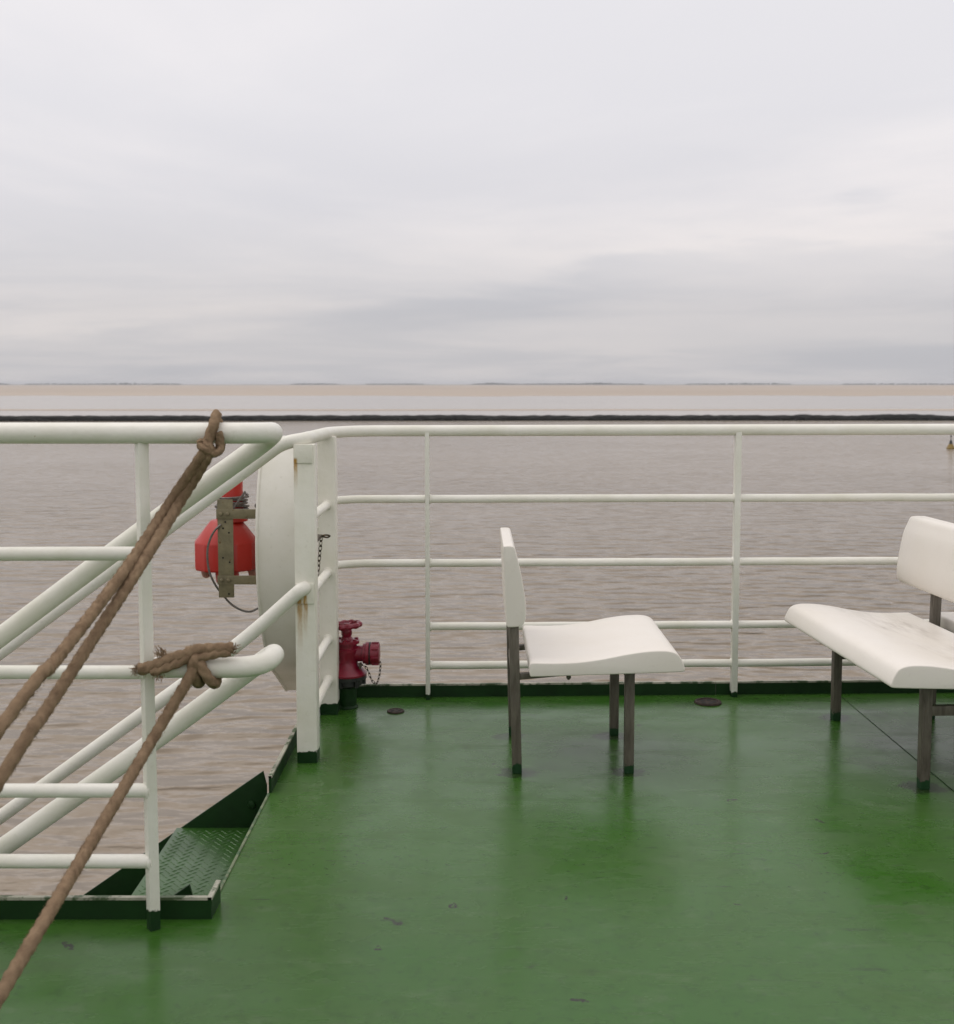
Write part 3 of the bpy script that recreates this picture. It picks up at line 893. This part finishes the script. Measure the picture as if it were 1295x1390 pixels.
# outlet to the right with hose coupling and cap
zo = hz(887)
b = MB(); b.lathe([(hr(11), 0), (hr(11), hr(22)), (hr(14), hr(22.5)), (hr(14), hr(27))], (xh, YH, zo), 24, 'X'); b.build('outlet', M['hydrant'], hy)
b = MB(); b.lathe([(hr(15.5), hr(26)), (hr(16), hr(26.5)), (hr(16), hr(30.5)), (hr(15), hr(31)), (hr(15), hr(33)), (hr(15.6), hr(33.4)), (hr(15.6), hr(43)), (hr(14), hr(45)), (hr(5), hr(45.5))], (xh, YH, zo), 26, 'X'); cap = b.build('cap', M['hydrant'], hy)
for k in range(8):
    a = k * math.pi / 4 + .2
    yy, z_ = YH + hr(15.6) * math.cos(a), zo + hr(15.6) * math.sin(a)
    b = MB(); b.box((xh + hr(35), yy - .004, z_ - .004), (xh + hr(44), yy + .004, z_ + .004), .0012); b.build('lug', M['hydrant'], cap)
b = MB(); b.torus((xh + hr(32), YH, zo), hr(15.2), hr(.9), 'X', 28, 6); b.build('seal_ring', M['hydrant_dark'], cap)
b = MB(); b.box((xh + hr(18), YH - .05, hz(904)), (xh + hr(21), YH - .012, hz(898)), .001); b.build('chain_eye', M['chain'], hy)
cp = catmull([P(487, 901, YH - .045), P(496, 905, YH - .04), P(501, 914, YH - .03), P(505, 924, YH - .02), P(511, 928, YH - .01), P(514, 921, YH), P(516, 910, YH), P(516.5, 899, YH)], .0165)
links(MB(), cp, .0045, .0013).build('cap_chain', M['chain'], hy)

# ================================================================== CHAIRS
def smooth_profile(ctrl, step=.008):
    pts = [Vector((x, 0, z)) for x, z in ctrl]
    return pts
def loft(profile, y0, y1, rnd, n=4):
    """closed x-z profile pushed along y with rounded ends"""
    N = len(profile)
    P2 = [Vector((x, z)) for x, z in profile]
    area = sum(P2[i].x * P2[(i + 1) % N].y - P2[(i + 1) % N].x * P2[i].y for i in range(N))
    sg = 1 if area > 0 else -1
    nor = []
    for i in range(N):
        t = (P2[(i + 1) % N] - P2[i - 1]).normalized(); nor.append(Vector((t.y, -t.x)) * sg)
    rings = []
    for k in range(n + 1):
        a = math.pi / 2 * k / n; rings.append((y0 + rnd * (1 - math.sin(a)), rnd * (1 - math.cos(a)) if False else rnd * (1 - math.sin(math.pi / 2 - a + math.pi / 2)) if False else rnd * (1 - math.cos(math.pi / 2 - a))))
    front = [(y0 + rnd * (1 - math.cos(math.pi / 2 * k / n)), rnd * (1 - math.sin(math.pi / 2 * k / n))) for k in range(n + 1)]
    back = [(y1 - (y - y0), ins) for y, ins in reversed(front)]
    b = MB(); vs, fs = [], []
    allr = front + [(y0 + (y1 - y0) * q / 6, 0) for q in range(1, 6)] + back
    for y, ins in allr:
        for p, nn in zip(P2, nor): vs.append((p.x - nn.x * ins, y, p.y - nn.y * ins))
    for i in range(len(allr) - 1):
        for k in range(N): fs.append((i * N + k, i * N + (k + 1) % N, (i + 1) * N + (k + 1) % N, (i + 1) * N + k))
    fs.append(tuple(range(N - 1, -1, -1))); fs.append(tuple((len(allr) - 1) * N + k for k in range(N)))
    return b.add(vs, fs)
def spline2(ctrl, sub=6, closed=True):
    n = len(ctrl); o = []
    for i in range(n):
        p0, p1, p2, p3 = [Vector(ctrl[(i + k) % n]) for k in (-1, 0, 1, 2)]
        for j in range(sub):
            t = j / sub
            o.append(tuple(.5 * ((2 * p1) + (p2 - p0) * t + (2 * p0 - 5 * p1 + 4 * p2 - p3) * t * t + (3 * p1 - p0 - 3 * p2 + p3) * t ** 3)))
    return o
# seat: flat at the back, dip, then a swell to a thick rolled front edge (faces +x, back edge at x=0)
SEATP = spline2([(.004, .391), (.016, .394), (.08, .393), (.16, .396), (.24, .407), (.31, .421), (.375, .431), (.43, .434), (.462, .431), (.484, .421), (.497, .402), (.506, .380), (.507, .369), (.500, .364), (.47, .362), (.36, .358), (.24, .354), (.12, .350), (.02, .347), (.004, .349), (.001, .362), (.001, .382)], 3)
BACKP = spline2([(-.079, .765), (-.070, .770), (-.052, .770), (-.042, .764), (-.034, .735), (-.022, .69), (-.011, .63), (-.004, .58), (-.003, .54), (-.010, .512), (-.028, .502), (-.055, .500), (-.066, .504), (-.069, .53), (-.073, .62), (-.077, .72)], 3)
def make_seat(name, w, bw, legs_y, stretcher, bo=0.0, bx=0.0, double=False):
    root = empty(name)
    T = .016
    s = loft(SEATP, -w / 2, w / 2, .0045).build('seat', M['seat_worn' if double else 'seat'], root, ang=50)
    k = loft(BACKP, -bw / 2 + bo, bw / 2 + bo, .0045).build('backrest', M['seat'], root, ang=50)
    for v in k.data.vertices: v.co.x -= .006
    if bx:
        for v in k.data.vertices: v.co.x += bx * min(1, max(0, (v.co.x + .085) / .05))
    if double:                      # the second seat of a back-to-back bench on the same frame
        X2 = -.088
        m2 = loft([(X2 - x, z) for x, z in SEATP], -w / 2, w / 2, .0045).build('seat', M['seat'], root, ang=50)
        for y in (-legs_y, legs_y):
            b = MB(); b.box((X2 - .338 - T, y - T, 0), (X2 - .338 + T, y + T, .352), .003); b.build('leg', M['leg'], root)
            b = MB(); b.box((X2 - .323, y - .012, .240), (-.0525, y + .012, .272), .002); b.build('stretcher', M['leg'], root)
            b = MB(); b.box((X2 - .30, y - .012, .325), (-.055, y + .012, .345), .002); b.build('seat_support', M['leg'], root)
    for y in (-legs_y, legs_y):
        b = MB(); b.box((.338 - T, y - T, 0), (.338 + T, y + T, .352), .003); b.build('leg', M['leg'], root)
        b = MB(); b.box((-.036 - T, y - T, 0), (-.036 + T, y + T, .56), .003, Matrix.Shear('XZ', 4, (0, 0)) if False else None)
        for v in b.v: v.x -= .024 * v.z
        b.build('leg', M['leg'], root)
        # support strap under the seat
        b = MB(); b.prism([Vector((-.03, y - .012, .318)), Vector((-.03, y - .012, .338)), Vector((.20, y - .012, .352)), Vector((.30, y - .012, .3535)), Vector((.30, y - .012, .345)), Vector((.10, y - .012, .330))], (0, .024, 0)); sb = b.build('seat_support', M['leg'], root, bevel=.001)
        b = MB(); b.lathe([(.003, .316), (.008, .322), (.008, .334)], (.135, y, 0), 8); b.build('bolt', M['leg'], sb)
        if stretcher:
            b = MB(); b.box((-.026, y - .012, .240), (.323, y + .012, .272), .002); b.build('stretcher', M['leg'], root)
    b = MB(); b.box((-.055, -legs_y + .0165, .300), (-.030, legs_y - .0165, .330), .002); b.build('crossbar', M['leg'], root)
    if not stretcher:
        b = MB(); b.box((.326, -legs_y + .0165, .318), (.350, legs_y - .0165, .346), .002); b.build('crossbar', M['leg'], root)
    return root
GRP = None
nl = G(700, 1048); fl_ = G(690, 999)
LY = .213
chair = make_seat('deck_chair', .60, .50, LY, False)
chair.location = (G(702, 1050).x + .036, G(702, 1050).y + LY + .012, 0)
tag(chair, 'single white moulded chair with steel legs standing in the middle of the deck', 'chair')
B1, B2 = G(1134, 977), G(1253, 1070)
bly = (B1 - B2).length / 2
bench = make_seat('deck_bench', 1.03, 1.08, bly, True, bo=-.05, bx=.035, double=True)
mid = (B1 + B2) / 2
ang_b = math.atan2(B2.x - B1.x, B1.y - B2.y)          # yaw of the leg line
bench.rotation_euler = (0, 0, math.pi + ang_b)
fw = Vector((math.cos(math.pi + ang_b), math.sin(math.pi + ang_b), 0))
base = mid - fw * .338
bench.location = (base.x, base.y, 0)
tag(bench, 'white moulded back-to-back bench on dark steel legs, facing the single chair', 'bench')
# ================================================================== ROPES
def rope(b, pts, r, step=.005, twist=85, n=21):
    return b.tube(catmull(pts, step), r, n, lobes=3, twist=twist, amp=.17, wob=.10)
RO = .0118
yk = YN - RN - RO * 1.1
ra = empty('mooring_line', (-.87, -.1, 0))
tag(ra, 'doubled brown rope running down from a knot on the top rail', 'rope')
K = P(281, 606, yk - .006)
def along(a, b_, t): return a + (b_ - a) * t
endA1 = P(0, 988, 2.02); endA2 = P(0, 1058, 2.02)
def extend(a, b_, z):
    d = b_ - a; t = (z - a.z) / d.z; return a + d * t
e1, e2 = extend(K, endA1, .035), extend(K, endA2, .035)
ks = K + Vector((-.006, 0, 0))
b = MB()
sA = P(232, 682, 2.86 - .10)
rope(b, [P(294, 566, YN) + Vector((0, 0, RO * .6)), P(290.5, 575, YN - RN * .8 - RO), P(286, 588, yk), P(282, 600, yk - .006), P(275, 617, yk - .012), P(228, 686, 2.70), P(180, 759, 2.52), P(130, 826, 2.36), P(70, 903, 2.19), endA1, e1], RO)
rope(b, [P(278, 603, yk - .012), P(283, 617, yk - .010), P(243, 684, 2.70), P(192, 766, 2.52), P(132, 858, 2.36), P(62, 965, 2.17), endA2, e2], RO)
b.build('strand', M['rope'], ra, ang=60)
b = MB()   # over the rail and back under it into the knot
cc_ = Vector((P(293, 588, YN).x, YN, zn)); RRr = RN + RO
pts = []
for kq in range(9):
    a = math.radians(80 - 262 * kq / 8)
    pts.append(cc_ + Vector((.016 * kq / 8, math.sin(math.radians(0)) + math.cos(a) * RRr, math.sin(a) * RRr)))
pts += [P(300, 606, yk + .004), P(297, 613, yk - .006), P(290, 616, yk - .012), P(283, 613, yk - .016)]
rope(b, pts, RO * .72, .003, 140)
d = (P(228, 686, 2.7) - K).normalized(); u = d.orthogonal().normalized()
ring = [K + (u * math.cos(2 * math.pi * k_ / 16) + d.cross(u) * math.sin(2 * math.pi * k_ / 16)) * (RO * 1.5) + d * .004 * k_ / 16 for k_ in range(17)]
rope(b, ring, RO * .68, .003, 140)
b.build('knot', M['rope'], ra, ang=60)
def fuzz(paths, r, n, parent):
    b = MB()
    for _ in range(n):
        a, c = random.choice(paths); t = random.random()
        p = a.lerp(c, t); d = (c - a).normalized(); u = d.orthogonal().normalized(); w = d.cross(u)
        th = random.uniform(0, 6.283); o = (u * math.cos(th) + w * math.sin(th))
        q = p + o * r * .92; e = q + o * random.uniform(.001, .006) + d * random.uniform(-.012, .012)
        b.tube([q, e], [.00045, .0002], 3, cap=False)
    b.build('loose_fibres', M['rope'], parent, kind='stuff')
A1 = [P(275, 617, yk - .012), P(228, 686, 2.70), P(180, 759, 2.52), P(130, 826, 2.36), P(70, 903, 2.19), endA1]
A2 = [P(283, 617, yk - .010), P(243, 684, 2.70), P(192, 766, 2.52), P(132, 858, 2.36), P(62, 965, 2.17), endA2]
fuzz(list(zip(A1, A1[1:])) + list(zip(A2, A2[1:])), RO, 2600, ra)
def deck_eye(p, label):
    o = empty('deck_eye', (p.x, p.y, 0))
    b = MB(); b.box((p.x - .05, p.y - .05, -.001), (p.x + .05, p.y + .05, .01), .002); b.build('plate', M['green'], o)
    b = MB(); b.torus((p.x, p.y, .035), .028, .008, 'X'); b.build('ring', M['green'], o)
    tag(o, label, 'deck eye')
deck_eye(e1, 'green ring on the deck that holds the first strand of the doubled rope')
deck_eye(e2, 'green ring on the deck that holds the second strand of the doubled rope')

rb = empty('lashing_rope', (-.7, .2, 0))
tag(rb, 'single brown rope tied with frayed ends around the lower looped rail', 'rope')
RB = .0122
yl = YN - RN - RB
b = MB()
k0 = P(267, 893, YN - .02)
bot = P(30, 1300, 1.98)
eB = extend(P(258, 918, yl), bot, .035)
rope(b, [P(268, 886, YN - .015), P(264, 898, yl - .004), P(258, 918, yl - .01), P(205, 1007, 2.58), P(120, 1150, 2.28), bot, eB], RB)
b.build('strand', M['rope'], rb, ang=60)
b = MB()
zr_ = zl
def onrail(px, ang, extra=0.0):
    x = P(px, 905, YN).x; a = math.radians(ang); R = RN + RB * .95 + extra
    return Vector((x, YN - math.cos(a) * R, zl + math.sin(a) * R))
# turns round the rail
rope(b, [onrail(262, 60), onrail(266, 20), onrail(269, -20), onrail(270, -60), onrail(270, -110), onrail(269, 180), onrail(268, 110), onrail(270, 60), onrail(276, 30, .004), onrail(284, -10, .003), onrail(291, -48, .002), onrail(292, -100), onrail(289, 180), onrail(282, 110), onrail(272, 65, .010), onrail(262, 50, .012)], RB, .004)
# the two tails lying along the rail
rope(b, [onrail(274, 62, .016), onrail(255, 50, .012), onrail(240, 42, .008), onrail(222, 25, .004), onrail(206, 12, .004), onrail(195, 8, .006)], RB * 1.12, .004)
rope(b, [onrail(262, 45, .010), onrail(248, 28, .008), onrail(230, 12, .006), onrail(212, 0, .006)], RB * .9, .004)
rope(b, [onrail(258, 55, .014), onrail(275, 62, .018), onrail(295, 68, .016), onrail(310, 70, .016), onrail(319, 72, .016)], RB * 1.1, .004)
rope(b, [onrail(272, 40, .012), onrail(285, 48, .010), onrail(300, 58, .010), onrail(316, 62, .010)], RB * .85, .004)
b.build('knot', M['rope'], rb, ang=60)
b = MB()   # frayed yarn
def fray(c, d, nn, L, sp):
    for _ in range(nn):
        dd = (Vector(d) + Vector([random.gauss(0, sp) for _ in range(3)])).normalized() * L * random.uniform(.4, 1)
        s_ = Vector(c) + Vector([random.gauss(0, RB * .45) for _ in range(3)])
        b.tube([s_, s_ + dd * .5 + Vector([random.gauss(0, .002) for _ in range(3)]), s_ + dd], [.0009, .0008, .0003], 4)
fray(onrail(195, 8, .006), (-1, -.2, .1), 60, .016, .5)
fray(onrail(319, 72, .016), (1, -.2, .1), 50, .010, .5)
fray(onrail(226, 50, .010), (-.4, -.2, 1), 40, .022, .3)
fray(onrail(268, 70, .012), (0, -.2, 1), 40, .014, .4)
fray(onrail(222, -5, .006), (0, -.3, -1), 40, .014, .4)
b.build('frayed_yarn', M['rope'], rb, kind='stuff')
B1_ = [P(258, 918, yl - .01), P(205, 1007, 2.58), P(120, 1150, 2.28), bot]
fuzz(list(zip(B1_, B1_[1:])), RB, 1600, rb)
deck_eye(eB, 'green ring on the deck that holds the single rope')

# ================================================================== NAVIGATION BUOY
pbu = G(1290.5, 609.5, WATER)
bu = empty('navigation_buoy', (pbu.x, pbu.y, WATER))
tag(bu, 'small yellow and dark navigation buoy floating off the railing', 'buoy')
q = pbu.y / F
c = (pbu.x, pbu.y, WATER)
b = MB(); b.lathe([(3.5 * q, -.3), (5.3 * q, .02), (5.6 * q, .12), (4.6 * q, .28), (2.6 * q, .62)], c, 20); b.build('float_body', M['buoy_y'], bu)
b = MB(); b.lathe([(2.6 * q, .60), (2.1 * q, .8), (1.3 * q, 1.05), (.9 * q, 1.12)], c, 16); b.build('tower', M['buoy_d'], bu)
b = MB(); b.lathe([(.45 * q, 1.1), (.35 * q, 1.75)], c, 10); b.build('staff', M['buoy_d'], bu)
b = MB(); b.lathe([(.2 * q, 1.42), (1.0 * q, 1.48), (1.0 * q, 1.66), (.3 * q, 1.74)], c, 12); b.build('topmark', M['buoy_d'], bu)

# ================================================================== HAZE
b = MB(); b.box((-9500, -60, WATER - 1.2), (9500, 9300, 13.0))
hz_o = b.build('haze', None or M['hole_shade'], smooth=False, kind='stuff')
mh = bpy.data.materials.new('haze_air'); mh.use_nodes = True
mh.node_tree.nodes.clear()
o_ = mh.node_tree.nodes.new('ShaderNodeOutputMaterial'); pv = mh.node_tree.nodes.new('ShaderNodeVolumePrincipled')
pv.inputs['Color'].default_value = (.93, .95, 1.0, 1); pv.inputs['Density'].default_value = 9e-5
mh.node_tree.links.new(pv.outputs[0], o_.inputs['Volume'])
hz_o.data.materials.clear(); hz_o.data.materials.append(mh)
hz_o['label'] = 'thin pale haze in the air over the water'; hz_o['category'] = 'haze'
